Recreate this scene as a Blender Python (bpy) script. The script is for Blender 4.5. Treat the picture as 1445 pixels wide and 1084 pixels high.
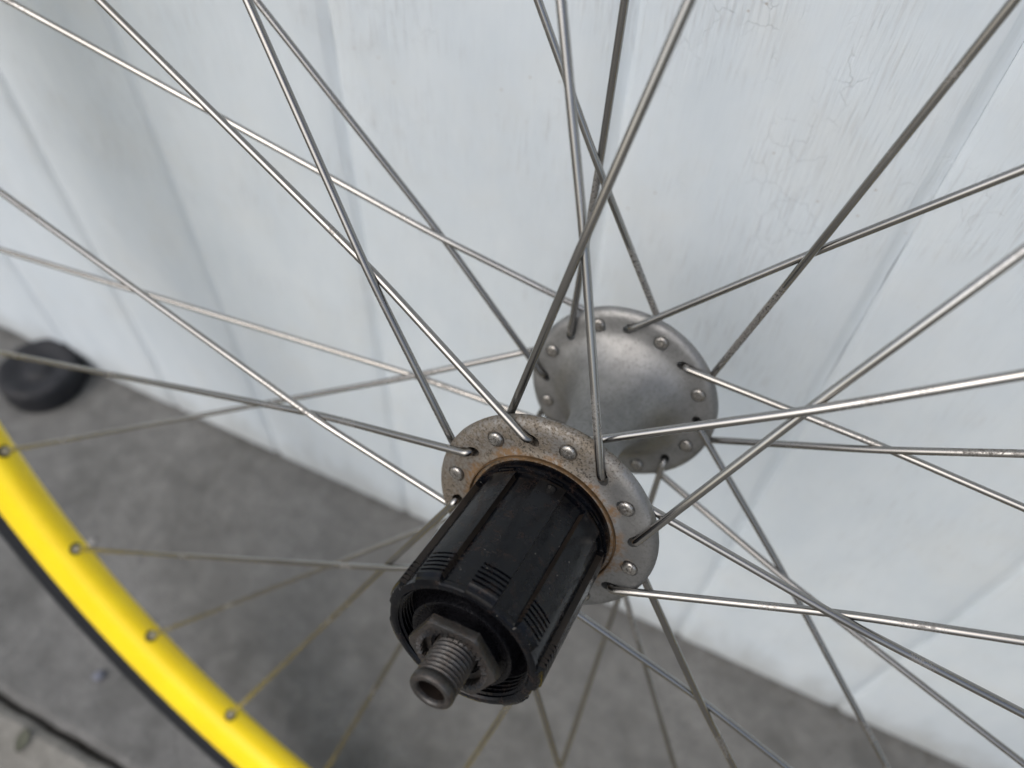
import bpy, bmesh, math, random
import numpy as np
from mathutils import Matrix, Vector

# ------------------------------------------------------------------ clear
for o in list(bpy.data.objects):
    bpy.data.objects.remove(o, do_unlink=True)
scene = bpy.context.scene
COL = scene.collection
random.seed(7)
R = math.radians

# ------------------------------------------------------------------ camera
cam_data = bpy.data.cameras.new('camera')
cam = bpy.data.objects.new('camera', cam_data)
COL.objects.link(cam)
CAMR = Matrix(((0.902811, -0.357462, 0.239066), (0.428914, 0.708345, -0.560606), (0.031054, 0.60866, 0.792823)))
cam.matrix_world = Matrix.Translation((0.025396, -0.210490, 0.494417)) @ CAMR.to_4x4()
cam_data.sensor_width = 36.0
cam_data.lens = 27.032
cam_data.clip_start = 0.005
cam_data.clip_end = 500
cam_data.dof.use_dof = True
cam_data.dof.focus_distance = 0.169
cam_data.dof.aperture_fstop = 9.8
scene.camera = cam

# ------------------------------------------------------------------ world and sun (overcast, open sky in front of the wall)
SUN_EL, SUN_AZ = 46.0, 203.0      # degrees; azimuth clockwise from +Y
world = bpy.data.worlds.new('World')
scene.world = world
world.use_nodes = True
wn = world.node_tree.nodes
wl = world.node_tree.links
wn.clear()
sky = wn.new('ShaderNodeTexSky')
sky.sky_type = 'NISHITA'
sky.sun_disc = False
sky.sun_elevation = R(SUN_EL)
sky.sun_rotation = R(SUN_AZ)
sky.dust_density = 4.0
sky.air_density = 1.0
hs = wn.new('ShaderNodeHueSaturation')
hs.inputs['Saturation'].default_value = 0.68
bg = wn.new('ShaderNodeBackground')
bg.inputs['Strength'].default_value = 0.15
wo = wn.new('ShaderNodeOutputWorld')
wl.new(sky.outputs[0], hs.inputs['Color'])
wl.new(hs.outputs[0], bg.inputs[0])
wl.new(bg.outputs[0], wo.inputs[0])

sd = bpy.data.lights.new('sun', 'SUN')
sd.energy = 0.95
sd.angle = R(70)
sd.color = (1.0, 0.98, 0.955)
sun = bpy.data.objects.new('sun', sd)
COL.objects.link(sun)
az, el = R(SUN_AZ), R(SUN_EL)
to_sun = Vector((math.sin(az) * math.cos(el), math.cos(az) * math.cos(el), math.sin(el)))
sun.rotation_euler = to_sun.to_track_quat('Z', 'Y').to_euler()

scene.view_settings.view_transform = 'Standard'
scene.view_settings.look = 'None'
scene.view_settings.gamma = 1.0
scene.view_settings.exposure = 0.08
scene.cycles.adaptive_threshold = 0.015
scene.cycles.max_bounces = 6
scene.cycles.diffuse_bounces = 3
scene.cycles.glossy_bounces = 3
scene.cycles.caustics_reflective = False
scene.cycles.caustics_refractive = False
scene.view_settings.use_curve_mapping = False

# ------------------------------------------------------------------ helpers
def mesh_obj(name, verts, faces, mat=None, parent=None, smooth=None, local=None):
    me = bpy.data.meshes.new(name)
    me.from_pydata([tuple(v) for v in verts], [], [tuple(f) for f in faces])
    me.validate()
    me.update()
    if smooth is not None:
        for p in me.polygons:
            p.use_smooth = True
        me.set_sharp_from_angle(angle=R(smooth))
    if mat:
        me.materials.append(mat)
    return link(name, me, parent, local)

def link(name, me, parent=None, local=None):
    o = bpy.data.objects.new(name, me)
    COL.objects.link(o)
    if parent is not None:
        o.parent = parent
    if local is not None:
        o.matrix_local = local
    return o

def fix_normals(o):
    bm = bmesh.new()
    bm.from_mesh(o.data)
    bmesh.ops.recalc_face_normals(bm, faces=bm.faces)
    bm.to_mesh(o.data)
    bm.free()
    return o

def tag(o, label=None, cat=None, group=None, kind=None):
    if label: o['label'] = label
    if cat: o['category'] = cat
    if group: o['group'] = group
    if kind: o['kind'] = kind
    return o

def lathe(prof, n=96, closed=False):
    """prof: (r, w) pairs turned about the w (local z) axis"""
    V, F = [], []
    for r, w in prof:
        for i in range(n):
            a = 2 * math.pi * i / n
            V.append((r * math.cos(a), r * math.sin(a), w))
    m = len(prof)
    for j in range(m if closed else m - 1):
        j2 = (j + 1) % m
        for i in range(n):
            i2 = (i + 1) % n
            F.append((j * n + i, j * n + i2, j2 * n + i2, j2 * n + i))
    return V, F

def tube(path, rad, n=12, caps=True):
    path = [Vector(p) for p in path]
    V, F = [], []
    t0 = (path[1] - path[0]).normalized()
    ref = Vector((0, 0, 1)) if abs(t0.z) < 0.9 else Vector((1, 0, 0))
    nrm = (ref - t0 * ref.dot(t0)).normalized()
    for i, p in enumerate(path):
        if i == 0: t = t0
        elif i == len(path) - 1: t = (path[-1] - path[-2]).normalized()
        else: t = ((path[i + 1] - p).normalized() + (p - path[i - 1]).normalized()).normalized()
        nrm = (nrm - t * nrm.dot(t)).normalized()
        b = t.cross(nrm)
        rr = rad[i] if isinstance(rad, (list, tuple)) else rad
        for k in range(n):
            a = 2 * math.pi * k / n
            V.append(p + (nrm * math.cos(a) + b * math.sin(a)) * rr)
    for i in range(len(path) - 1):
        for k in range(n):
            k2 = (k + 1) % n
            F.append((i * n + k, i * n + k2, (i + 1) * n + k2, (i + 1) * n + k))
    if caps:
        F.append(tuple(range(n - 1, -1, -1)))
        F.append(tuple((len(path) - 1) * n + k for k in range(n)))
    return V, F

def scl(V, s):
    return [(v[0] * s, v[1] * s, v[2] * s) for v in V]

def merge(*parts):
    V, F = [], []
    for v, f in parts:
        b = len(V)
        V += [tuple(x) for x in v]
        F += [tuple(i + b for i in q) for q in f]
    return V, F

# ------------------------------------------------------------------ material helper
class Mat:
    dim = '3D'
    def __init__(self, name):
        self.m = bpy.data.materials.new(name)
        self.m.use_nodes = True
        self.n = self.m.node_tree.nodes
        self.l = self.m.node_tree.links
        self.p = self.n['Principled BSDF']
        self.tc = self.n.new('ShaderNodeTexCoord')
    def put(self, sock, val):
        if isinstance(val, bpy.types.NodeSocket): self.l.new(val, sock)
        else: sock.default_value = val
    def coords(self, scale=(1, 1, 1), rot=(0, 0, 0), src='Object', loc=None):
        mp = self.n.new('ShaderNodeMapping')
        mp.inputs['Scale'].default_value = scale
        mp.inputs['Rotation'].default_value = rot
        self.l.new(self.tc.outputs[src] if isinstance(src, str) else src, mp.inputs['Vector'])
        if loc is not None: self.put(mp.inputs['Location'], loc)
        return mp.outputs[0]
    def noise(self, vec, scale, detail=4, rough=0.55, dist=0.0, color=False):
        t = self.n.new('ShaderNodeTexNoise')
        t.noise_dimensions = self.dim
        t.inputs['Scale'].default_value = scale
        t.inputs['Detail'].default_value = detail
        t.inputs['Roughness'].default_value = rough
        t.inputs['Distortion'].default_value = dist
        self.l.new(vec, t.inputs['Vector'])
        return t.outputs['Color' if color else 'Fac']
    def voro(self, vec, scale, feature='F1', out='Distance', rnd=1.0):
        t = self.n.new('ShaderNodeTexVoronoi')
        t.voronoi_dimensions = self.dim
        t.feature = feature
        t.inputs['Scale'].default_value = scale
        t.inputs['Randomness'].default_value = rnd
        self.l.new(vec, t.inputs['Vector'])
        return t.outputs[out]
    def ramp(self, fac, stops, interp='LINEAR'):
        t = self.n.new('ShaderNodeValToRGB')
        cr = t.color_ramp
        cr.interpolation = interp
        while len(cr.elements) < len(stops): cr.elements.new(0.5)
        for e, (pos, c) in zip(cr.elements, stops):
            e.position = pos
            e.color = (c, c, c, 1) if isinstance(c, (int, float)) else (*c, 1)
        self.put(t.inputs['Fac'], fac)
        return t.outputs['Color']
    def math(self, op, a, b=0.0, clamp=False):
        t = self.n.new('ShaderNodeMath')
        t.operation = op
        t.use_clamp = clamp
        self.put(t.inputs[0], a)
        self.put(t.inputs[1], b)
        return t.outputs[0]
    def mix(self, fac, a, b, mode='MIX'):
        t = self.n.new('ShaderNodeMix')
        t.data_type = 'RGBA'
        t.blend_type = mode
        self.put(t.inputs[0], fac)
        for s, v in ((t.inputs[6], a), (t.inputs[7], b)):
            if isinstance(v, tuple) and len(v) == 3: v = (*v, 1)
            if isinstance(v, (int, float)): v = (v, v, v, 1)
            self.put(s, v)
        return t.outputs[2]
    def warp(self, vec, scale, amt, detail=2):
        n = self.noise(vec, scale, detail, color=True)
        s = self.n.new('ShaderNodeVectorMath'); s.operation = 'SUBTRACT'
        self.l.new(n, s.inputs[0]); s.inputs[1].default_value = (0.5, 0.5, 0.5)
        k = self.n.new('ShaderNodeVectorMath'); k.operation = 'SCALE'
        self.l.new(s.outputs[0], k.inputs[0]); k.inputs['Scale'].default_value = amt
        a = self.n.new('ShaderNodeVectorMath'); a.operation = 'ADD'
        self.l.new(vec, a.inputs[0]); self.l.new(k.outputs[0], a.inputs[1])
        return a.outputs[0]
    def bump(self, height, dist=0.001, strength=1.0, prev=None):
        t = self.n.new('ShaderNodeBump')
        t.inputs['Strength'].default_value = strength
        t.inputs['Distance'].default_value = dist
        self.l.new(height, t.inputs['Height'])
        if prev is not None: self.l.new(prev, t.inputs['Normal'])
        return t.outputs[0]
    def xyz(self, vec):
        t = self.n.new('ShaderNodeSeparateXYZ')
        self.l.new(vec, t.inputs[0])
        return t.outputs
    def radius(self, vec):
        x = self.xyz(vec)
        return self.math('SQRT', self.math('ADD', self.math('MULTIPLY', x[0], x[0]), self.math('MULTIPLY', x[1], x[1])))
    def rnd(self):
        return self.n.new('ShaderNodeObjectInfo').outputs['Random']
    def set(self, **k):
        names = dict(color='Base Color', metal='Metallic', rough='Roughness', normal='Normal', spec='Specular IOR Level', coat='Coat Weight', coatr='Coat Roughness', sheen='Sheen Weight')
        for a, v in k.items():
            if isinstance(v, tuple) and len(v) == 3: v = (*v, 1)
            self.put(self.p.inputs[names[a]], v)
        return self.m

S = 1.045e-3          # model millimetre -> metre
MM = (1 / S, 1 / S, 1 / S)

# ------------------------------------------------------------------ materials
def m_paint():
    m = Mat('white_wall_paint')
    m.dim = '2D'
    flat = (R(-90), 0, 0)          # wall plane x, z -> texture x, y
    v = m.coords((1, 1, 1), flat)
    z = m.xyz(m.coords((1, 1, 1)))
    grain = m.coords((1, 1, 0.07), flat)
    streak = m.noise(grain, 900, 2, 0.6)
    blotch = m.noise(m.coords((1, 1, 0.40), flat), 40, 4, 0.7)
    # hairline cracks in the film, in weathered areas only (more towards the top of the boards)
    cv = m.warp(m.coords((0.85, 1, 0.8), flat), 170, 0.0075, 2)
    edge = m.voro(cv, 112, 'DISTANCE_TO_EDGE')
    wear = m.math('ADD', m.noise(v, 21, 2, 0.6), m.math('MULTIPLY', m.math('SUBTRACT', z[2], 0.30), 0.55))
    area = m.ramp(wear, [(0.47, 0), (0.62, 1)])
    c1 = m.math('MULTIPLY', m.ramp(edge, [(0.0, 1), (0.020, 0)]), m.math('MULTIPLY', area, m.ramp(blotch, [(0.47, 0), (0.55, 1)])))
    gap = c1
    col = m.mix(m.ramp(blotch, [(0.25, 0), (0.75, 1)]), (0.550, 0.618, 0.678), (0.612, 0.674, 0.725))
    col = m.mix(m.math('MULTIPLY', m.ramp(streak, [(0.54, 0), (0.70, 1)]), m.math('ADD', m.math('MULTIPLY', area, 0.36), 0.07)), col, (0.44, 0.47, 0.50))
    warm = m.ramp(m.noise(v, 16, 4, 0.65), [(0.50, 0), (0.72, 1)])
    col = m.mix(m.math('MULTIPLY', warm, 0.30), col, (0.575, 0.60, 0.60))
    col = m.mix(m.math('MULTIPLY', gap, 0.09), col, (0.25, 0.25, 0.25))
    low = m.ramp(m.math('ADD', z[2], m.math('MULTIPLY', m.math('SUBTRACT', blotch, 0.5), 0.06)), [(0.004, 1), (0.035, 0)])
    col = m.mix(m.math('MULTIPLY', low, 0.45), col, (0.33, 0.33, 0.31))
    spv = m.voro(v, 55, 'F1')
    spm = m.math('MULTIPLY', m.ramp(spv, [(0.012, 1), (0.028, 0)]), m.ramp(warm, [(0.3, 0), (0.5, 1)]))
    col = m.mix(m.math('MULTIPLY', spm, 0.5), col, (0.24, 0.17, 0.12))
    # relief: brush marks, film edges, cracks
    h = m.math('ADD', m.math('MULTIPLY', streak, m.math('ADD', m.math('MULTIPLY', area, 0.30), 0.08)), m.math('MULTIPLY', blotch, 0.14))
    h = m.math('SUBTRACT', h, m.math('MULTIPLY', c1, 0.15))
    nrm = m.bump(h, 0.0011, 0.7)
    return m.set(color=col, rough=0.55, normal=nrm, spec=0.3)

def m_concrete(name, a, b, seed):
    m = Mat(name)
    m.dim = '2D'
    v = m.coords((1, 1, 1), loc=(seed, seed * 0.7, 0))
    n1 = m.noise(v, 13, 4, 0.6)
    n2 = m.noise(v, 70, 4, 0.66)
    col = m.mix(m.ramp(n1, [(0.33, 0), (0.68, 1)]), a, b)
    col = m.mix(m.math('MULTIPLY', m.ramp(n2, [(0.50, 0), (0.74, 1)]), 0.3), col, tuple(c * 1.4 for c in b))
    col = m.mix(m.math('MULTIPLY', m.ramp(n2, [(0.28, 1), (0.46, 0)]), 0.3), col, tuple(c * 0.62 for c in a))
    pm = m.math('MULTIPLY', m.ramp(m.voro(v, 190, 'F1'), [(0.10, 1), (0.20, 0)]), m.ramp(n1, [(0.50, 0), (0.56, 1)]))
    col = m.mix(m.math('MULTIPLY', pm, 0.5), col, (0.05, 0.05, 0.048))
    pale = m.math('MULTIPLY', m.ramp(m.voro(v, 19, 'F1'), [(0.08, 1), (0.24, 0)]), m.ramp(n1, [(0.46, 1), (0.52, 0)]))
    col = m.mix(m.math('MULTIPLY', pale, 0.14), col, (0.34, 0.34, 0.33))
    return m.set(color=col, rough=0.9, normal=m.bump(n2, 0.002, 0.8), spec=0.2)

def m_spoke():
    m = Mat('stainless_spoke_steel')
    r = m.rnd()
    off = m.n.new('ShaderNodeCombineXYZ')
    m.l.new(m.math('MULTIPLY', r, 37.0), off.inputs[0]); m.l.new(m.math('MULTIPLY', r, 91.0), off.inputs[1])
    v = m.coords(MM, loc=off.outputs[0])
    patch = m.noise(v, 0.04, 2, 0.6)
    speck = m.noise(v, 1.3, 4, 0.75)
    g = m.math('MULTIPLY', m.ramp(patch, [(0.57, 0), (0.68, 1)]), m.ramp(speck, [(0.44, 0), (0.58, 1)]))
    col = m.mix(m.ramp(patch, [(0.3, 0), (0.7, 1)]), (0.33, 0.325, 0.315), (0.47, 0.465, 0.455))
    col = m.mix(m.math('MULTIPLY', r, 0.6), col, (0.17, 0.163, 0.152))
    col = m.mix(m.math('MULTIPLY', g, 0.85), col, (0.05, 0.044, 0.038))
    return m.set(color=col, metal=m.math('SUBTRACT', 1.0, m.math('MULTIPLY', g, 0.8)),
                 rough=m.math('ADD', m.math('MULTIPLY', g, 0.35), m.math('ADD', m.math('MULTIPLY', r, 0.10), 0.17)))

def m_head():
    m = Mat('stamped_spoke_head_steel')
    v = m.coords(MM)
    n = m.noise(v, 2.2, 4, 0.7)
    g = m.ramp(n, [(0.50, 0), (0.60, 1)])
    col = m.mix(m.math('MULTIPLY', g, 0.85), (0.40, 0.39, 0.37), (0.06, 0.048, 0.036))
    return m.set(color=col, metal=0.9, rough=m.math('ADD', m.math('MULTIPLY', g, 0.3), 0.3))

def m_alloy():
    m = Mat('weathered_hub_alloy')
    v = m.coords(MM)
    x = m.xyz(v)
    rad = m.radius(v)
    n1 = m.noise(v, 0.15, 3, 0.6)
    n2 = m.noise(v, 0.95, 4, 0.7)
    n3 = m.noise(v, 1.9, 3, 0.75)
    onD = m.ramp(m.math('ADD', m.math('MULTIPLY', x[2], 0.1), 0.6), [(0.3, 0), (0.45, 1)])      # drive-side flange only
    base = m.mix(m.ramp(n1, [(0.35, 0), (0.7, 1)]), (0.225, 0.228, 0.227), (0.31, 0.313, 0.31))
    base = m.mix(m.math('MULTIPLY', m.ramp(n2, [(0.50, 0), (0.68, 1)]), 0.35), base, (0.12, 0.116, 0.108))
    # tan road film over the drive-side flange, heavier on one half
    side = m.ramp(m.math('ADD', m.math('MULTIPLY', x[0], -0.022), m.math('MULTIPLY', n1, 0.9)), [(0.42, 0.0), (0.74, 1)])
    film = m.math('MULTIPLY', m.math('MULTIPLY', side, onD), m.ramp(m.math('MULTIPLY', m.math('ADD', n1, n2), 0.5), [(0.38, 0.2), (0.54, 1)]))
    col = m.mix(m.math('MULTIPLY', film, 0.74), base, (0.120, 0.088, 0.050))
    # ochre rust creeping out from the freehub collar
    rr = m.math('ADD', rad, m.math('MULTIPLY', m.math('SUBTRACT', n1, 0.5), 14.0))
    rust = m.math('MULTIPLY', m.ramp(m.math('MULTIPLY', rr, 0.033), [(0.605, 1), (0.67, 0)]), onD)
    rust = m.math('MULTIPLY', rust, m.ramp(n2, [(0.38, 0.15), (0.54, 1)]))
    col = m.mix(m.math('MULTIPLY', rust, 0.9), col, m.mix(n3, (0.075, 0.038, 0.015), (0.23, 0.13, 0.045)))
    # black grease specks
    sp = m.math('MULTIPLY', m.ramp(n3, [(0.54, 0), (0.59, 1)]), m.ramp(n2, [(0.40, 0.0), (0.52, 1)]))
    sp = m.math('MULTIPLY', sp, m.math('ADD', m.math('MULTIPLY', onD, m.math('MULTIPLY', m.ramp(side, [(0.1, 0.12), (0.6, 1)]), m.ramp(n1, [(0.38, 0.15), (0.60, 1)]))), 0.04))
    col = m.mix(m.math('MULTIPLY', sp, 0.9), col, (0.022, 0.018, 0.014))
    dirt = m.math('MAXIMUM', m.math('MULTIPLY', film, 0.6), m.math('MAXIMUM', rust, sp))
    return m.set(color=col, metal=m.math('SUBTRACT', 0.85, m.math('MULTIPLY', dirt, 0.7)),
                 rough=m.math('ADD', m.ramp(n2, [(0.3, 0.44), (0.7, 0.54)]), m.math('MULTIPLY', dirt, 0.25)),
                 normal=m.bump(n3, 0.0002, 0.4))

def m_freehub():
    m = Mat('greasy_black_freehub_steel')
    v = m.coords(MM)
    along = m.coords((1 / S, 1 / S, 0.15 / S))
    n1 = m.noise(v, 0.22, 4, 0.65)
    n2 = m.noise(v, 1.4, 4, 0.7)
    sc = m.noise(m.coords((0.25 / S, 0.25 / S, 2.2 / S), rot=(0.15, 0.1, 0)), 1.0, 3, 0.7)
    st = m.noise(along, 0.9, 4, 0.6)
    col = m.mix(m.ramp(n1, [(0.35, 0), (0.7, 1)]), (0.0012, 0.0016, 0.0028), (0.0030, 0.0038, 0.0058))
    brown = m.math('MULTIPLY', m.ramp(m.noise(v, 0.33, 4, 0.7), [(0.52, 0), (0.68, 1)]), m.ramp(n2, [(0.40, 0), (0.62, 1)]))
    col = m.mix(m.math('MULTIPLY', brown, 0.35), col, (0.055, 0.030, 0.018))
    scr = m.math('MULTIPLY', m.ramp(sc, [(0.675, 0), (0.70, 1)]), m.ramp(n1, [(0.45, 0), (0.55, 1)]))
    col = m.mix(m.math('MULTIPLY', scr, 0.35), col, (0.22, 0.18, 0.14))
    fl = m.math('MULTIPLY', m.ramp(m.voro(v, 0.75, 'F1'), [(0.06, 1), (0.10, 0)]), m.ramp(n1, [(0.52, 0), (0.56, 1)]))
    col = m.mix(m.math('MULTIPLY', fl, 0.7), col, (0.35, 0.33, 0.29))
    rough = m.math('ADD', m.ramp(n1, [(0.36, 0.13), (0.64, 0.30)]), m.math('MULTIPLY', brown, 0.25))
    h = m.math('ADD', m.math('MULTIPLY', n2, 0.6), m.math('MULTIPLY', st, 0.5))
    return m.set(color=col, metal=0.0, rough=rough, normal=m.bump(n1, 0.0003, 0.4), spec=0.25)

def m_dark_steel():
    m = Mat('rusty_dark_axle_steel')
    v = m.coords(MM)
    n1 = m.noise(v, 0.5, 4, 0.65)
    n2 = m.noise(v, 2.6, 4, 0.7)
    col = m.mix(m.ramp(n1, [(0.35, 0), (0.68, 1)]), (0.038, 0.037, 0.036), (0.092, 0.091, 0.090))
    rust = m.math('MULTIPLY', m.ramp(n1, [(0.46, 1), (0.58, 0)]), m.ramp(n2, [(0.42, 0), (0.6, 1)]))
    col = m.mix(m.math('MULTIPLY', rust, 0.4), col, (0.060, 0.034, 0.020))
    col = m.mix(m.math('MULTIPLY', m.ramp(n2, [(0.6, 0), (0.68, 1)]), 0.7), col, (0.022, 0.019, 0.017))
    return m.set(color=col, metal=m.math('SUBTRACT', 0.85, m.math('MULTIPLY', rust, 0.6)), rough=m.ramp(n2, [(0.35, 0.36), (0.65, 0.52)]),
                 normal=m.bump(n2, 0.0002, 0.4))

def m_simple(name, color, rough=0.5, metal=0.0, var=0.25, scale=1.0, bump=0.0001, spec=0.5, coat=0.0):
    m = Mat(name)
    v = m.coords(MM)
    n = m.noise(v, scale, 4, 0.65)
    n2 = m.noise(v, scale * 0.12, 3, 0.6)
    lo = tuple(c * (1 - var) for c in color)
    hi = tuple(min(1, c * (1 + var * 0.5)) for c in color)
    col = m.mix(m.ramp(m.math('MULTIPLY', m.math('ADD', n, n2), 0.5), [(0.35, 0), (0.65, 1)]), lo, hi)
    return m.set(color=col, rough=m.ramp(n, [(0.3, max(0.05, rough - 0.06)), (0.7, min(1, rough + 0.08))]), metal=metal,
                 normal=m.bump(n, bump, 0.5), spec=spec, coat=coat)

def m_rim():
    m = Mat('yellow_rim_lacquer')
    v = m.coords(MM)
    n = m.noise(v, 0.05, 4, 0.6)
    n2 = m.noise(v, 0.9, 4, 0.7)
    col = m.mix(m.ramp(n, [(0.35, 0), (0.7, 1)]), (0.94, 0.675, 0.005), (0.97, 0.735, 0.008))
    col = m.mix(m.math('MULTIPLY', m.ramp(n2, [(0.58, 0), (0.70, 1)]), 0.35), col, (0.38, 0.28, 0.04))
    return m.set(color=col, rough=0.34, spec=0.5)

PAINT = m_paint()
CONC_IN = m_concrete('wall_side_concrete', (0.112, 0.112, 0.109), (0.168, 0.168, 0.164), 0.0)
CONC_OUT = m_concrete('outer_concrete', (0.18, 0.174, 0.158), (0.26, 0.252, 0.232), 5.3)
SOIL = m_concrete('joint_dirt', (0.035, 0.032, 0.027), (0.065, 0.060, 0.052), 2.0)
SPOKE = m_spoke()
HEAD = m_head()
ALLOY = m_alloy()
FREEHUB = m_freehub()
GREASE = m_simple('black_grease', (0.004, 0.004, 0.005), 0.28, 0.0, 0.5, 1.2, 0.0005, spec=0.2)
STEEL = m_dark_steel()
BORE = m_simple('rusted_bore', (0.008, 0.0045, 0.003), 0.7, 0.0, 0.6, 0.8, 0.0002, spec=0.2)
LIGHTBLOCK = m_simple('dark_light_block', (0.05, 0.042, 0.033), 0.85, 0.0, 0.4, 0.1, 0.0005, spec=0.2)  # for the unseen panel added to block light behind the boards
RUSTLIP = m_simple('rusty_collar_brass', (0.15, 0.09, 0.042), 0.45, 0.55, 0.6, 0.8, 0.0002)
NIPPLE = m_simple('dull_nipple_metal', (0.55, 0.53, 0.48), 0.3, 0.9, 0.3, 1.0)
EYELET = m_simple('grimy_eyelet', (0.05, 0.045, 0.035), 0.5, 0.3, 0.4, 1.0)
TYRE = m_simple('black_tyre_rubber', (0.010, 0.012, 0.016), 0.5, 0.0, 0.35, 0.3, 0.0004, spec=0.25)
RIMC = m_rim()
PUCK = m_simple('dusty_black_rubber', (0.017, 0.018, 0.022), 0.6, 0.0, 0.5, 0.25, 0.0008, spec=0.35)
STONE = m_simple('pale_pebble_stone', (0.34, 0.33, 0.32), 0.8, 0.0, 0.4, 0.6, 0.0005)
BLUESTONE = m_simple('blue_grey_pebble_stone', (0.15, 0.16, 0.20), 0.8, 0.0, 0.4, 0.6, 0.0005)
LEAFM = m_simple('dried_leaf', (0.10, 0.105, 0.075), 0.8, 0.0, 0.5, 0.4, 0.0005)
GRIT = m_simple('dark_grit', (0.10, 0.093, 0.082), 0.9, 0.0, 0.5, 0.3, 0.0005)

# ------------------------------------------------------------------ the ground: dirt bed with two cast concrete slabs and the open joint between them
V = [(-120, -120, -0.009), (120, -120, -0.009), (120, 120, -0.009), (-120, 120, -0.009)]
ground = mesh_obj('ground', V, [(0, 1, 2, 3)], SOIL)
tag(ground, 'grey concrete ground with an open joint, at the foot of the white wall', 'ground', kind='structure')

def slab(x0, x1, y0, y1, mat, wavy0=0, wavy1=0, seed=0):
    """a slab with worn, uneven long edges; top at z = 0"""
    rnd = random.Random(seed)
    n = 260
    V, F = [], []
    ph = [rnd.uniform(0, 6.28) for _ in range(8)]
    def wob(x, a, k):
        return a * (0.45 * math.sin(x * 31 + ph[k]) + 0.3 * math.sin(x * 87 + ph[k + 1]) + 0.35 * math.sin(x * 211 + ph[k + 2]) + 0.25 * rnd.uniform(-1, 1))
    xs = [x0 + (x1 - x0) * i / n for i in range(n + 1)]
    if x1 - x0 > 3:      # denser rings near the wheel
        xs = sorted(set([x0, x1] + [-0.9 + 1.8 * i / n for i in range(n + 1)]))
    for x in xs:
        a, b = y0 + wob(x, wavy0, 0), y1 + wob(x, wavy1, 3)
        V += [(x, a - 0.0002, -0.03), (x, a, -0.0055), (x, a + 0.0012, -0.0024), (x, a + 0.0050, 0), (x, b - 0.0050, 0), (x, b - 0.0012, -0.0024), (x, b, -0.0055), (x, b + 0.0002, -0.03)]
    for i in range(len(xs) - 1):
        for k in range(7):
            F.append((i * 8 + k, (i + 1) * 8 + k, (i + 1) * 8 + k + 1, i * 8 + k + 1))
    o = mesh_obj('concrete_slab', V, F, mat, ground)
    return fix_normals(o)
slab(-40, 40, -0.2149, 0.03, CONC_IN, 0.0009, 0, 3)
slab(-40, 40, -30, -0.2181, CONC_OUT, 0, 0.0011, 4)

# ------------------------------------------------------------------ the wall: upright tongue-and-groove boards, thick white paint
wall = bpy.data.objects.new('board_wall', None)
COL.objects.link(wall)
tag(wall, 'white painted wall of upright grooved boards with cracked paint behind the wheel', 'wall')
joints = [-1.185, -1.080, -0.975, -0.870, -0.765, -0.660, -0.553, -0.447, -0.345, -0.2505, -0.1405, -0.0318, 0.0625, 0.1655, 0.268, 0.372, 0.476, 0.580, 0.685, 0.790]
rw = random.Random(11)
WALL_TOP = 1.15
for bi in range(len(joints) - 1):
    x0, x1 = joints[bi], joints[bi + 1]
    prof = [(x0 + 0.00002, 0.016), (x0 + 0.00002, 0.0018), (x0 + 0.0008, 0.0014), (x0 + 0.0018, 0.0003), (x0 + 0.0024, 0.00003)]
    inner = [x0 + 0.0024 + (x1 - x0 - 0.0074) * i / 9 for i in range(1, 9)]
    prof += [(x, 0.0) for x in inner]
    prof += [(x1 - 0.0050, 0.00003), (x1 - 0.0043, 0.0003), (x1 - 0.0030, 0.0011), (x1 - 0.0012, 0.0018), (x1 - 0.00002, 0.0021), (x1 - 0.00002, 0.016)]
    nz = 150
    off = rw.uniform(-0.0002, 0.0002)
    cup = rw.uniform(-0.0001, 0.00015)
    V, F = [], []
    m = len(prof)
    ph = [rw.uniform(0, 6.28) for _ in range(6)]
    rag = [rw.uniform(-1, 1) for _ in range(nz + 1)]
    bot = [rw.uniform(0.0012, 0.0045) for _ in range(m)]
    for j in range(nz + 1):
        t = j / nz
        zz = WALL_TOP * (t ** 1.35)
        e1 = 0.0006 * math.sin(zz * 61 + ph[0]) + 0.0004 * math.sin(zz * 143 + ph[1])
        e2 = 0.0006 * math.sin(zz * 57 + ph[2]) + 0.0005 * math.sin(zz * 171 + ph[3])
        for i, (x, y) in enumerate(prof):
            u_ = (x - x0) / (x1 - x0)
            dx = 0
            if 2 <= i <= 4: dx = 0.35 * e1 + rw.uniform(-1, 1) * 0.00015
            if m - 6 <= i <= m - 3: dx = 0.35 * e2 + rw.uniform(-1, 1) * 0.00015
            dy = off + cup * (4 * u_ * (1 - u_)) + 0.00008 * math.sin(zz * 19 + ph[4] + u_ * 3)
            if i in (0, 1, m - 2, m - 1): dy = dx = 0
            if i >= m - 2: dx = -max(0.0, 0.55 * math.sin(zz * 38 + ph[5]) + 0.35 * math.sin(zz * 131 + ph[1]) + 0.35 * rag[j] - 0.3) * 0.0005 - 0.00003
            V.append((x + dx, y + dy, zz + (bot[i] if j == 0 else 0)))
    for j in range(nz):
        for i in range(m - 1):
            F.append((j * m + i, j * m + i + 1, (j + 1) * m + i + 1, (j + 1) * m + i))
    F.append(tuple(range(m - 1, -1, -1)))
    F.append(tuple(nz * m + i for i in range(m)))
    mesh_obj('board', V, F, PAINT, wall, smooth=50)

# unseen dark panel added behind the boards to stop light leaking through
V = [(-1.185, 0.019, -0.01), (0.79, 0.019, -0.01), (0.79, 0.06, -0.01), (-1.185, 0.06, -0.01), (-1.185, 0.019, WALL_TOP), (0.79, 0.019, WALL_TOP), (0.79, 0.06, WALL_TOP), (-1.185, 0.06, WALL_TOP)]
mesh_obj('light_block_panel', V, [(3, 2, 1, 0), (4, 5, 6, 7), (0, 1, 5, 4), (1, 2, 6, 5), (2, 3, 7, 6), (3, 0, 4, 7)], LIGHTBLOCK, wall)

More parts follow.
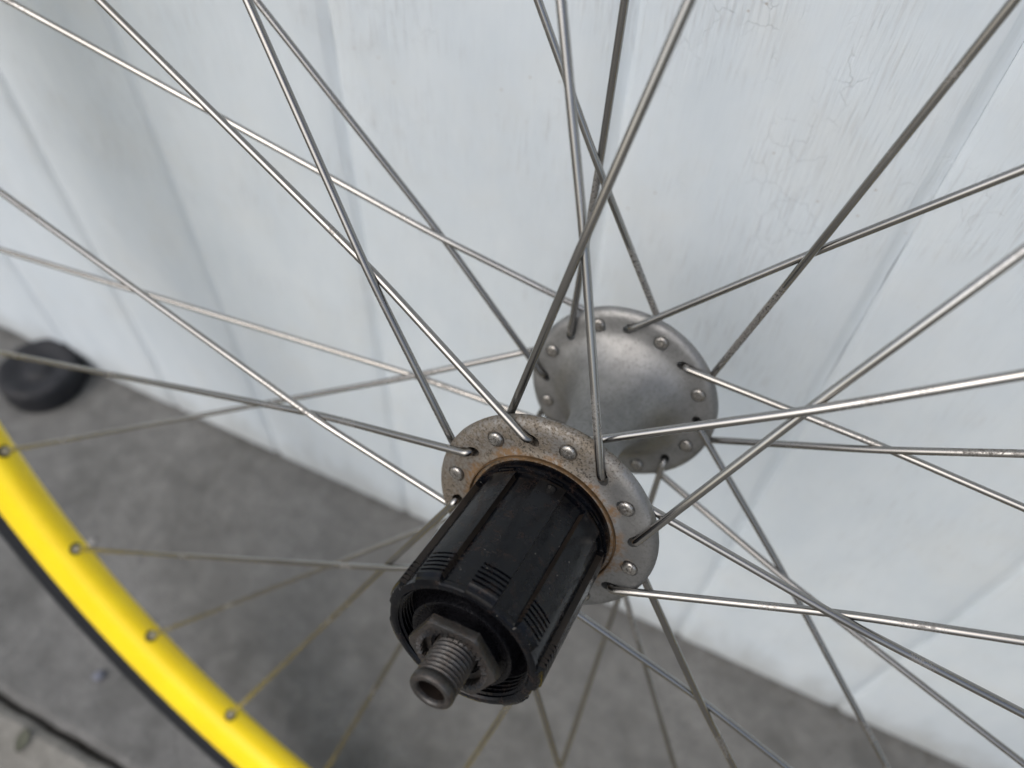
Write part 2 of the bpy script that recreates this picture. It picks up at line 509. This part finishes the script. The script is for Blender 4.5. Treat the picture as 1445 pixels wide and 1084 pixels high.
# ------------------------------------------------------------------ the wheel
HUBM = Matrix.Translation((-0.000733, -0.126005, 0.328577)) @ Matrix(((0.790156, 0.612019, -0.032945), (-0.193622, 0.198256, -0.960836), (-0.581518, 0.765589, 0.275154))).to_4x4()
WN = -21.28
axis = HUBM.to_3x3() @ Vector((0, 0, 1))
centre = HUBM @ Vector((0, 0, WN * S))
down = Vector((0, 0, -1)); dp = (down - axis * down.dot(axis)).normalized()
foot = centre + dp * 309 * S + down * 11.5 * S
wheel = bpy.data.objects.new('bicycle_wheel', None)
COL.objects.link(wheel)
wheel.location = foot
tag(wheel, 'rear bicycle wheel with yellow rim and black freehub leaning against the white wall', 'bicycle wheel')
bpy.context.view_layer.update()
LOC = Matrix.Translation(-foot) @ HUBM          # hub frame -> wheel

def part(name, VF, mat, smooth=35, parent=None, local=None, norm=False):
    V, F = VF
    o = mesh_obj(name, scl(V, S), F, mat, parent or wheel, smooth=None, local=local if local is not None else (LOC if parent is None else None))
    if norm: fix_normals(o)
    if smooth is not None:
        for p in o.data.polygons: p.use_smooth = True
        o.data.set_sharp_from_angle(angle=R(smooth))
    return o

PH = 4.094868
STEP = math.pi / 8
WL, RL, RD = -54.131, 22.946, 22.5
RN, DN, DL = 281.05, -6.089329, -0.012
OFF, GAP = 2.3, 0.95
def hole(s, k, dw=0.0):
    a = PH - k * STEP if s == 'D' else PH - (k + 0.5 + DL) * STEP
    r, w = (RD, 0.0) if s == 'D' else (RL, WL)
    return Vector((r * math.cos(a), r * math.sin(a), w + dw))
def rim_index(s, k):
    if s == 'D': return 35 - 2 * k if k % 2 == 0 else 27 - 2 * k
    return 34 - 2 * k if k % 2 else 26 - 2 * k
def rim_point(j):
    a = PH + DN + j * math.pi / 16
    return Vector((RN * math.cos(a), RN * math.sin(a), WN))
def spoke_points(s, k):
    out = OFF if k % 2 == 0 else -OFF
    a, b = hole(s, k, out), rim_point(rim_index(s, k))
    m = (k - 3 if k % 2 == 0 else k + 3) if s == 'D' else (k - 3 if k % 2 else k + 3)
    a2, b2 = hole(s, m, -out), rim_point(rim_index(s, m))
    A = np.array([[b.x - a.x, -(b2.x - a2.x)], [b.y - a.y, -(b2.y - a2.y)]])
    t = np.linalg.solve(A, np.array([a2.x - a.x, a2.y - a.y]))
    c, c2 = a + (b - a) * float(t[0]), a2 + (b2 - a2) * float(t[1])
    w = (c.z + c2.z) / 2
    c.z = w - (GAP if k % 2 == 0 else -GAP)
    return a, c, b

# hub shell: one turned casting with both flanges, drilled and worn at every spoke hole
FL = 1.3
prof = [(17.0, FL + 0.7), (18.4, FL + 0.55), (18.9, FL + 0.25), (19.7, FL), (21.2, FL - 0.02), (23.8, FL - 0.02), (25.0, FL - 0.08), (25.9, FL - 0.30), (26.6, FL - 0.75), (27.05, FL - 1.35), (27.2, FL - 2.0),
        (27.0, -FL - 0.0), (26.4, -FL - 0.3), (25.4, -FL - 0.4), (23, -FL - 0.4), (20.5, -FL - 0.5), (18.5, -FL - 1.0), (16.3, -FL - 2.2), (14, -FL - 4.2), (11.8, -FL - 7.2), (9.9, -FL - 11), (8.7, -FL - 15), (8.1, -FL - 19), (7.95, -FL - 23),
        (7.95, WL + 24), (8.1, WL + 20.5), (8.6, WL + 17), (9.6, WL + 13.5), (11.2, WL + 10.2), (13.2, WL + 7.2), (15.4, WL + 4.8), (17.6, WL + 3.0), (19.4, WL + 1.9), (21.0, WL + 1.45), (23.2, WL + FL), (25.0, WL + FL - 0.05), (26.0, WL + FL - 0.25), (26.8, WL + FL - 0.75), (27.3, WL + FL - 1.6),
        (27.4, WL - FL + 0.5), (27.2, WL - FL - 0.1), (26.4, WL - FL - 0.5), (25, WL - FL - 0.6), (19, WL - FL - 0.6), (17, WL - FL - 1.5), (15, WL - FL - 5), (13.5, WL - FL - 9), (12, WL - FL - 9.4), (5.2, WL - FL - 9.4), (5.2, FL + 0.2), (17.0, FL + 0.2)]
hubV, hubF = lathe(prof, 160, closed=True)
hub = part('hub_shell', (hubV, hubF), ALLOY, smooth=None, norm=True)
cut = []
for s in 'DL':
    for k in range(16):
        a, c, b = spoke_points(s, k)
        h = hole(s, k)
        d = Vector((c.x - a.x, c.y - a.y, 0)).normalized()
        n2 = Vector((-d.y, d.x, 0))
        out = 1 if k % 2 == 0 else -1
        cen = h - d * 0.55
        V, F = [], []
        n = 20
        levels = [(-4.2, 1), (4.2, 1)]
        for w_, g_ in levels:
            for i in range(n):
                q = 2 * math.pi * i / n
                p = cen + d * (1.75 * math.cos(q)) + n2 * (1.28 * math.sin(q))
                V.append((p.x, p.y, h.z + w_))
        F = [tuple(range(n - 1, -1, -1)), tuple(n + i for i in range(n))] + [(i, (i + 1) % n, n + (i + 1) % n, n + i) for i in range(n)]
        cut.append((V, F))
        V, F = [], []
        for w_ in (-out * (FL - 0.30), -out * (FL + 1.5)):
            for i in range(n):
                q = 2 * math.pi * i / n
                V.append((h.x + 2.12 * math.cos(q), h.y + 2.12 * math.sin(q), h.z + w_))
        F = [tuple(range(n - 1, -1, -1)), tuple(n + i for i in range(n))] + [(i, (i + 1) % n, n + (i + 1) % n, n + i) for i in range(n)]
        cut.append((V, F))
        # crater that the spoke elbow has worn into the outer lip of its hole
        V, F = [], []
        m_, n_ = 8, 14
        cc = h + d * 1.2 + Vector((0, 0, out * (FL + 0.75)))
        for j in range(1, m_):
            th = math.pi * j / m_
            for i in range(n_):
                q = 2 * math.pi * i / n_
                p = cc + d * (2.5 * math.sin(th) * math.cos(q)) + n2 * (1.25 * math.sin(th) * math.sin(q)) + Vector((0, 0, 1.25 * math.cos(th)))
                V.append(tuple(p))
        for j in range(m_ - 2):
            for i in range(n_):
                F.append((j * n_ + i, (j + 1) * n_ + i, (j + 1) * n_ + (i + 1) % n_, j * n_ + (i + 1) % n_))
        F.append(tuple(range(n_)))
        F.append(tuple((m_ - 2) * n_ + i for i in range(n_ - 1, -1, -1)))
        cut.append((V, F))
def bool_cut(o, VF, parts):
    """drill in millimetres, then bring the result back to metres"""
    a = fix_normals(mesh_obj('blank', VF[0], VF[1], o.data.materials[0]))
    V, F = merge(*parts)
    c = fix_normals(mesh_obj('cutter', V, F, o.data.materials[0]))
    md = a.modifiers.new('drill', 'BOOLEAN')
    md.operation = 'DIFFERENCE'; md.object = c; md.solver = 'EXACT'; md.use_self = True
    bpy.context.view_layer.update()
    dg = bpy.context.evaluated_depsgraph_get()
    me = bpy.data.meshes.new_from_object(a.evaluated_get(dg))
    me.transform(Matrix.Scale(S, 4))
    old = o.data; o.data = me; me.name = old.name
    for x in (a, c):
        xm = x.data
        bpy.data.objects.remove(x, do_unlink=True)
        bpy.data.meshes.remove(xm)
    bpy.data.meshes.remove(old)
bool_cut(hub, (hubV, hubF), cut)
for p in hub.data.polygons: p.use_smooth = True
hub.data.set_sharp_from_angle(angle=R(28))
tag(hub, 'grey alloy hub shell with rust-stained drive-side flange')

# collar lip where the freehub meets the flange
part('collar', lathe([(17.4, FL + 0.3), (18.2, FL + 0.3), (18.3, FL + 1.1), (18.22, FL + 1.35), (17.98, FL + 1.4), (17.85, FL + 1.2), (17.8, FL - 0.2)], 128), RUSTLIP, 40, hub, Matrix.Identity(4), norm=True)

# freehub body: nine raised splines, screw ridges at their outer ends
W0, W1 = 2.0, 39.6
angs = []
for i in range(9):
    c0 = R(141.0 + 40 * i)           # groove centres at 141, 181, ...
    g = R(9.6)
    angs += [c0 - g - R(0.35), c0 - g + R(0.5), c0 - g * 0.5, c0, c0 + g * 0.5, c0 + g - R(0.5), c0 + g + R(0.35)]
    for f_ in (0.05, 0.2, 0.4, 0.6, 0.8, 0.95):
        angs.append(c0 + g + R(0.5) + (R(40) - 2 * g - R(1.0)) * f_)
angs = sorted(angs)
def in_groove(a):
    d = (math.degrees(a) - 141.0 + 20) % 40 - 20
    return abs(d) < 9.5
ws = [W0, 4.4, 4.45, 5.6, 5.65, 6.4, 7.2, 10, 15, 20, 25, 29, 31.5, 32.2]
rg = 32.4
for i in range(5):
    ws += [rg, rg + 0.12, rg + 0.36, rg + 0.50, rg + 0.62, rg + 1.06]
    rg += 1.12
ws += [38.3, 38.9, 39.3, W1]
ws = sorted(set(round(x, 3) for x in ws))
def fr(a, w):
    g = in_groove(a)
    if w <= 4.45: return 17.0 if w < 4.42 else 16.4
    if w < 5.62: return 16.4
    if g: r = 15.75 if w < 38.2 else 15.95
    else:
        r = 17.05 - 0.25 * max(0, (6.6 - w)) if w < 6.6 else 17.05
        if 32.4 <= w < 38.0:
            q = (w - 32.4) % 1.12
            r -= 0.42 if 0.10 < q < 0.48 else 0.0
        if w > 38.2: r = min(r, 16.75 - (w - 38.3) * 0.35)
    if w > 39.5: r = min(r, 15.75)
    return r
V, F = [], []
na = len(angs)
for w in ws:
    for a in angs:
        r = fr(a, w)
        V.append((r * math.cos(a), r * math.sin(a), w))
for j in range(len(ws) - 1):
    for i in range(na):
        F.append((j * na + i, j * na + (i + 1) % na, (j + 1) * na + (i + 1) % na, (j + 1) * na + i))
# end lip, internal lockring thread, recess floor
inner = [(15.75, W1), (15.2, W1 + 0.12), (14.6, W1 + 0.05), (14.2, W1 - 0.35)]
w = W1 - 0.8
for i in range(6):
    inner += [(14.2, w), (13.75, w - 0.25), (13.75, w - 0.45), (14.2, w - 0.7)]
    w -= 1.0
inner += [(13.9, w - 0.3), (13.4, w - 0.5), (11.5, w - 0.6), (5.0, w - 0.6)]
b0 = len(V)
V2 = []
for r, w_ in inner[1:]:
    for a in angs: V.append((r * math.cos(a), r * math.sin(a), w_))
base = (len(ws) - 1) * na
for j in range(len(inner) - 1):
    for i in range(na):
        a0 = base if j == 0 else b0 + (j - 1) * na
        a1 = b0 + j * na
        F.append((a0 + i, a0 + (i + 1) % na, a1 + (i + 1) % na, a1 + i))
free = part('freehub_body', (V, F), FREEHUB, 26, norm=True)
FLANK = m_simple('worn_spline_flank', (0.019, 0.0135, 0.010), 0.4, 0.2, 0.7, 0.5, 0.0001)
free.data.materials.append(FLANK)
for p in free.data.polygons:
    c = p.center / S
    rr = math.hypot(c.x, c.y)
    if 7.0 < c.z < 38.0 and abs(p.normal.x * c.x + p.normal.y * c.y) / max(rr, 1e-6) < 0.75 and rr > 15.0 and abs(p.normal.z) < 0.3:
        p.material_index = 1
tag(free, 'black greasy splined freehub body')
# cast tabs at the root of each spline
tabV = [(-1.9, -0.45, 0), (1.9, -0.45, 0), (1.9, 0.45, 0), (-1.9, 0.45, 0), (-1.6, -0.3, 0.45), (1.6, -0.3, 0.45), (1.6, 0.3, 0.45), (-1.6, 0.3, 0.45)]
tabF = [(3, 2, 1, 0), (4, 5, 6, 7), (0, 1, 5, 4), (1, 2, 6, 5), (2, 3, 7, 6), (3, 0, 4, 7)]
tme = None
for i in range(9):
    a = R(161 + 40 * i)
    M = Matrix.Rotation(a, 4, 'Z') @ Matrix.Translation((16.3 * S, 0, 5.0 * S)) @ Matrix.Rotation(R(90), 4, 'Y') @ Matrix.Rotation(R(90), 4, 'Z')
    if tme is None:
        t_ = part('spline_tab', (tabV, tabF), FREEHUB, None, free, M); tme = t_.data
    else:
        link('spline_tab', tme, free, M)
# grease-black seal and cone inside the recess
seal = part('bearing_seal', lathe([(7.0, 38.6), (9.2, 38.7), (9.7, 39.0), (10.3, 39.35), (10.8, 39.3), (11.0, 38.8), (11.1, 36.2), (11.6, 35.4), (12.4, 35.0), (13.7, 34.6)], 96), GREASE, 40, norm=True)
part('cone', lathe([(4.8, 41.05), (8.0, 41.05), (8.3, 40.7), (8.3, 39.9), (8.0, 39.7), (8.0, 34)], 64), GREASE, 40, norm=True)

# hex locknut with a toothed face
def hexnut(w0, w1, rc, a0, bore):
    n = 72
    V, F = [], []
    ap = rc * math.cos(math.pi / 6)
    def hr(a):
        d = (a - a0 + math.pi / 6) % (math.pi / 3) - math.pi / 6
        d2 = (a - a0) % (math.pi / 3) - math.pi / 6
        return ap / math.cos(d2)
    rings = []
    for w, mode in ((w0, 'b0'), (w0, 'h'), (w0 + 0.3, 'h'), (w1 - 0.75, 'h'), (w1 - 0.35, 'c1'), (w1, 'c2'), (w1, 'r1'), (w1 - 1.6, 'r2'), (w1 - 1.75, 'b1')):
        ring = []
        for i in range(n):
            a = a0 + 2 * math.pi * i / n
            h = hr(a)
            r = {'b0': bore, 'h': h, 'c1': min(h - 0.05, ap + 1.05), 'c2': min(h - 0.2, ap + 0.75), 'r1': 6.75, 'r2': 6.6, 'b1': bore}[mode]
            ring.append((r * math.cos(a), r * math.sin(a), w))
        rings.append(ring)
    for r_ in rings: V += r_
    for j in range(len(rings) - 1):
        for i in range(n):
            F.append((j * n + i, j * n + (i + 1) % n, (j + 1) * n + (i + 1) % n, (j + 1) * n + i))
    return V, F
nut = part('locknut', hexnut(41.0, 43.0, 9.8, R(44), 5.4), STEEL, 30, norm=True)
teeth = []
NT = 36
for i in range(NT):
    a = 2 * math.pi * i / NT
    da = math.pi / NT * 0.92
    V = []
    for rr, hw, top in ((6.5, 0.98, 0.62), (7.6, 1.0, 0.50)):
        for q, wz in ((-da * hw, 42.2), (da * hw, 42.2), (0.0, 42.95 + top)):
            V.append((rr * math.cos(a + q), rr * math.sin(a + q), wz))
    teeth.append((V, [(0, 1, 2), (5, 4, 3), (0, 3, 4, 1), (1, 4, 5, 2), (2, 5, 3, 0)]))
part('serration', merge(*teeth), STEEL, 20, nut, Matrix.Identity(4), norm=True)

# hollow threaded axle (true helix)
def axle_mesh(wa, wb, tip_a=False):
    n = 40
    V, F = [], []
    wlist = []
    w = wa
    while w < wb - 2.1:
        wlist.append(w); w += 0.1
    P = 0.95
    for w in wlist:
        for i in range(n):
            a = 2 * math.pi * i / n
            q = (w / P - i / n) % 1.0
            tri = abs(q - 0.5) * 2
            r = 4.48 - 0.44 * min(1, max(0, (tri - 0.12) * 1.25))
            fade = min(1, max(0, (wb - 2.1 - w) / 0.5))
            V.append((((r * fade) + 4.3 * (1 - fade)) * math.cos(a), ((r * fade) + 4.3 * (1 - fade)) * math.sin(a), w))
    for r, w in ((4.3, wb - 2.0), (4.5, wb - 1.75), (4.52, wb - 0.75), (4.38, wb - 0.3), (4.05, wb - 0.05), (3.6, wb), (3.15, wb - 0.1), (2.85, wb - 0.45), (2.80, wb - 1.2), (2.85, wb - 22)):
        for i in range(n):
            a = 2 * math.pi * i / n
            V.append((r * math.cos(a), r * math.sin(a), w))
    m = len(V) // n
    for j in range(m - 1):
        for i in range(n):
            F.append((j * n + i, j * n + (i + 1) % n, (j + 1) * n + (i + 1) % n, (j + 1) * n + i))
    F.append(tuple((m - 1) * n + i for i in range(n)))
    return V, F
axle = part('axle', axle_mesh(36.0, 51.0), STEEL, 40, norm=True)
part('axle_bore', lathe([(2.78, 50.0), (2.70, 49.6), (2.70, 30.0), (0.05, 30.0)], 32), BORE, 40, axle, Matrix.Identity(4), norm=True)
# far end of the axle, toward the wall
far = part('axle', lathe([(2.7, WL - 32), (4.7, WL - 32), (4.9, WL - 31.5), (4.9, WL - 8)], 40), STEEL, 40, norm=True)
far['label'] = 'far axle end facing the wall'
part('locknut', [(x, y, z - 43.0 + WL - 22) for x, y, z in hexnut(38.6, 43.0, 9.8, R(20), 4.8)[0]] and (lambda vf: ([(x, y, z - 43.0 + WL - 22) for x, y, z in vf[0]], vf[1]))(hexnut(38.6, 43.0, 9.8, R(20), 4.8)), STEEL, 30, norm=True)

# ------------------------------------------------------------------ spokes: four patterns, eight turns of each
def bez(p0, p1, p2, n):
    return [p0.lerp(p1, t).lerp(p1.lerp(p2, t), t) for t in [i / n for i in range(n + 1)]]
def spoke_path(s, k):
    a, c, b = spoke_points(s, k)
    sg = 1 if k % 2 == 0 else -1
    h = hole(s, k)
    d = (c - a).normalized()
    path = [h + Vector((0, 0, -sg * 1.7)), h + Vector((0, 0, sg * 0.2))]
    path += bez(h + Vector((0, 0, sg * 0.7)), a + Vector((0, 0, sg * 0.1)), a + d * 1.9, 6)
    path += [a + d * 6]
    e = (b - c).normalized()
    path += bez(c - d * 9, c, c + e * 9, 6)
    path += [c + e * ((b - c).length * f_) for f_ in (0.35, 0.55, 0.75)]
    path += [b + e * 1.0]
    return path, (b - c).normalized(), b
def dome_head(h, sg):
    """mushroom head lying on the flange, with its stamped maker's mark"""
    V, F = [], []
    n = 20
    z0 = h.z - sg * (FL - 0.30)
    rings = [(1.78, -0.2), (1.80, 0.38), (1.70, 0.66), (1.45, 0.86), (1.05, 0.95), (0.4, 0.98)]
    for r, q in rings:
        for i in range(n):
            a = 2 * math.pi * i / n
            V.append((h.x + r * math.cos(a), h.y + r * math.sin(a), z0 - sg * q))
    for j in range(len(rings) - 1):
        for i in range(n):
            F.append((j * n + i, j * n + (i + 1) % n, (j + 1) * n + (i + 1) % n, (j + 1) * n + i))
    F.append(tuple((len(rings) - 1) * n + i for i in range(n)))
    parts = [(V, F)]
    ca = math.atan2(h.y, h.x) - R(118) + R(150)
    strokes = [((-0.75, 0.05), (-0.10, 0.05)), ((-0.45, -0.5), (-0.38, 0.6)), ((-0.75, -0.35), (-0.12, 0.42)), ((0.22, -0.6), (0.16, 0.62)), ((0.16, 0.58), (0.82, 0.48)), ((0.2, 0.05), (0.7, 0.0))]
    for (x0, y0), (x1, y1) in strokes:
        L = math.hypot(x1 - x0, y1 - y0)
        tx, ty = (x1 - x0) / L, (y1 - y0) / L
        hw = 0.085
        v = []
        for px, py in ((x0, y0), (x1, y1)):
            for sd_ in (-hw, hw):
                qx, qy = px - ty * sd_, py + tx * sd_
                rr = math.hypot(qx, qy)
                top = 0.98 - 0.05 * rr * rr
                X = h.x + qx * math.cos(ca) - qy * math.sin(ca)
                Y = h.y + qx * math.sin(ca) + qy * math.cos(ca)
                v += [(X, Y, z0 - sg * (top - 0.35)), (X, Y, z0 - sg * (top + 0.20))]
        parts.append((v, [(0, 1, 3, 2), (4, 6, 7, 5), (0, 4, 5, 1), (2, 3, 7, 6), (1, 5, 7, 3), (0, 2, 6, 4)]))
    return merge(*parts)
def nipple_mesh(b, e):
    prof = [(0.0, -4.2), (1.35, -3.4), (1.65, -3.1), (1.65, -1.2), (1.7, 0.6), (1.7, 2.5)]
    V, F = lathe(prof[1:], 8)
    F.append(tuple(range(7, -1, -1)))
    q = Vector((0, 0, 1)).rotation_difference(e)
    return [tuple(b + q @ Vector(v)) for v in V], F
for s in 'DL':
    for par in (0, 1):
        path, e, b = spoke_path(s, par)
        sg = 1 if par == 0 else -1
        meshes = None
        for i in range(8):
            rotm = Matrix.Rotation(R(-45 * i), 4, 'Z')
            if meshes is None:
                sp = part('spoke', tube(path, 0.93, 14), SPOKE, 40, norm=True)
                hd = part('spoke_head', dome_head(hole(s, par), sg), HEAD, 40, sp, Matrix.Identity(4), norm=True)
                nip = part('nipple', nipple_mesh(b, e), NIPPLE, 40, sp, Matrix.Identity(4), norm=True)
                meshes = (sp.data, hd.data, nip.data)
            else:
                sp = link('spoke', meshes[0], wheel, LOC @ rotm)
                link('spoke_head', meshes[1], sp)
                link('nipple', meshes[2], sp)

# ------------------------------------------------------------------ rim, eyelets, tyre
rp = [(0, 281.0), (2.2, 281.2), (4.2, 282.2), (6.0, 284.2), (7.5, 287.0), (8.6, 290.4), (9.3, 294), (9.6, 297.6), (9.55, 298.6), (9.1, 299.0), (7.9, 299.0), (7.4, 298.0), (6.5, 293), (3, 291), (0, 291)]
full = rp + [(-x, r) for x, r in rp[-2:0:-1]]
rim = part('rim', lathe([(r, WN + x) for x, r in full], 288, closed=True), RIMC, 35, norm=True)
tag(rim, 'glossy yellow rim')
eme = None
eV, eF = lathe([(1.75, -0.5), (1.8, 0.35), (2.2, 0.5), (2.75, 0.3), (2.85, -0.5)], 18)
for j in range(32):
    a = PH + DN + j * math.pi / 16
    M = Matrix.Rotation(a, 4, 'Z') @ Matrix.Translation((281.0 * S, 0, WN * S)) @ Matrix.Rotation(R(-90), 4, 'Y')
    if eme is None:
        e_ = part('eyelet', (eV, eF), EYELET, 40, rim, M, norm=True); eme = e_.data
    else:
        link('eyelet', eme, rim, M)
tp = []
for i in range(41):
    a = R(-142 + 284 * i / 40)
    rr = 11.5 + (0.25 if abs(math.degrees(a)) < 38 and i % 2 else 0)
    tp.append((309 + rr * math.cos(a), WN + rr * math.sin(a) * 0.97))
tyre = part('tyre', lathe(tp, 288), TYRE, 40, norm=True)
# moulding whiskers left on the tyre shoulder
wh = []
for i in range(150):
    a = random.uniform(0, 2 * math.pi)
    b_ = R(random.choice((-1, 1)) * random.uniform(25, 75))
    base_ = Vector(((309 + 11.4 * math.cos(b_)) * math.cos(a), (309 + 11.4 * math.cos(b_)) * math.sin(a), WN + 11.1 * math.sin(b_)))
    nrm = Vector((math.cos(b_) * math.cos(a), math.cos(b_) * math.sin(a), math.sin(b_)))
    tip = base_ + nrm * random.uniform(1.5, 4.0) + Vector((random.uniform(-1, 1), random.uniform(-1, 1), random.uniform(-1, 1)))
    wh.append(tube([base_, base_.lerp(tip, 0.5), tip], [0.25, 0.2, 0.08], 4))
w_ = part('tyre_whiskers', merge(*wh), TYRE, None, tyre, Matrix.Identity(4))
tag(w_, kind='stuff')

# ------------------------------------------------------------------ the black rubber puck at the foot of the wall
PX, PY = -0.452, -0.026
pr = [(0.0, 0.0165), (0.004, 0.0170), (0.0075, 0.0168), (0.0090, 0.0155), (0.0125, 0.0152), (0.0165, 0.0160), (0.0215, 0.0178), (0.0245, 0.0176), (0.0262, 0.0160), (0.0268, 0.0135), (0.0270, 0.0035), (0.0262, 0.0008), (0.0245, 0.0)]
V, F = lathe([(r, w) for r, w in pr[1:]], 64)
c = len(V); V.append((0, 0, 0.0165))
F += [(c, (i + 1) % 64, i) for i in range(64)]
rp_ = random.Random(5)
V = [(x + rp_.uniform(-1, 1) * 0.0002, y + rp_.uniform(-1, 1) * 0.0002, z + 0.0006 * math.sin(x * 260 + 1) * math.cos(y * 210) * (1 if z > 0.012 else 0)) for x, y, z in V]
puck = fix_normals(mesh_obj('rubber_puck', V, F, PUCK, smooth=45))
puck.location = (PX, PY, 0.0)
puck.scale = (1.12, 1.12, 1.25)
puck.rotation_euler = (0, 0, 0.6)
tag(puck, 'worn black rubber puck on the concrete at the foot of the white wall', 'rubber puck')

# ------------------------------------------------------------------ loose bits on the concrete
def pebble(name, x, y, r, mat, label, seed, flat=0.55):
    bm = bmesh.new()
    bmesh.ops.create_icosphere(bm, subdivisions=2, radius=r)
    rr = random.Random(seed)
    p = [rr.uniform(0, 6) for _ in range(4)]
    for v in bm.verts:
        q = 1 + 0.18 * math.sin(v.co.x / r * 2.1 + p[0]) * math.cos(v.co.y / r * 1.9 + p[1]) + rr.uniform(-0.05, 0.05)
        v.co *= q
        v.co.z *= flat
    mz = min(v.co.z for v in bm.verts)
    for v in bm.verts: v.co.z -= mz
    me = bpy.data.meshes.new(name)
    bm.to_mesh(me); bm.free()
    for f in me.polygons: f.use_smooth = True
    me.materials.append(mat)
    o = link(name, me)
    o.location = (x, y, -0.0002)
    tag(o, label, 'pebble', 'loose pebbles on the concrete')
    return o
pebble('pebble', -0.2533, -0.1815, 0.0036, BLUESTONE, 'small blue-grey pebble lying just outside the black tyre', 1)
pebble('pebble', -0.3229, -0.1149, 0.0026, STONE, 'tiny pale pebble on the concrete inside the yellow rim', 2, 0.35)
lv, lf = [], []
for i in range(9):
    t = i / 8
    wd = 0.0052 * math.sin(math.pi * min(1, 0.05 + t * 0.95)) ** 0.8
    zc = 0.0012 + 0.002 * t * t
    lv += [((t - 0.5) * 0.019, -wd, zc + 0.0016), ((t - 0.5) * 0.019, 0, zc), ((t - 0.5) * 0.019, wd, zc + 0.0011)]
top = len(lv)
lv += [(x, y, z - 0.0004) for x, y, z in lv]
for i in range(8):
    a = i * 3
    for k in (0, 1):
        lf.append((a + k, a + k + 1, a + 4 + k, a + 3 + k))
        lf.append((top + a + k, top + a + 3 + k, top + a + 4 + k, top + a + k + 1))
    lf += [(a, a + 3, top + a + 3, top + a), (a + 2, top + a + 2, top + a + 5, a + 5)]
lf += [(0, top, top + 1, 1), (1, top + 1, top + 2, 2), (24, 25, top + 25, top + 24), (25, 26, top + 26, top + 25)]
leaf = fix_normals(mesh_obj('dry_leaf', lv, lf, LEAFM, smooth=50))
leaf.location = (-0.2667, -0.2285, 0.0)
leaf.rotation_euler = (0, 0, 1.9)
leaf.scale = (0.7, 0.7, 0.7)
tag(leaf, 'small dry grey-green leaf on the outer concrete beside the joint', 'leaf')
# grit gathered along the foot of the wall and in the joint
gr = []
rg_ = random.Random(21)
for i in range(900):
    if i < 620:
        x = rg_.uniform(-0.75, 0.48); y = -abs(rg_.gauss(0, 0.004)) - 0.0006; z0 = 0.0
    else:
        x = rg_.uniform(-0.5, 0.3); y = -0.2163 + rg_.gauss(0, 0.002); z0 = -0.0088
    r = rg_.uniform(0.0003, 0.0011) * (1.6 if i >= 620 else 1)
    pts = [(r * rg_.uniform(0.6, 1.3), 0, 0), (-r * rg_.uniform(0.6, 1.3), 0, 0), (0, r * rg_.uniform(0.6, 1.3), 0), (0, -r * rg_.uniform(0.6, 1.3), 0), (0, 0, r * rg_.uniform(0.5, 1)), (0, 0, -r * 0.4)]
    a = rg_.uniform(0, 6.28)
    v = [(x + p[0] * math.cos(a) - p[1] * math.sin(a), y + p[0] * math.sin(a) + p[1] * math.cos(a), z0 + r * 0.35 + p[2]) for p in pts]
    gr.append((v, [(0, 2, 4), (2, 1, 4), (1, 3, 4), (3, 0, 4), (2, 0, 5), (1, 2, 5), (3, 1, 5), (0, 3, 5)]))
V, F = merge(*gr)
grit = mesh_obj('grit', V, F, GRIT)
tag(grit, 'dark grit gathered along the foot of the wall and in the joint', 'grit', kind='stuff')
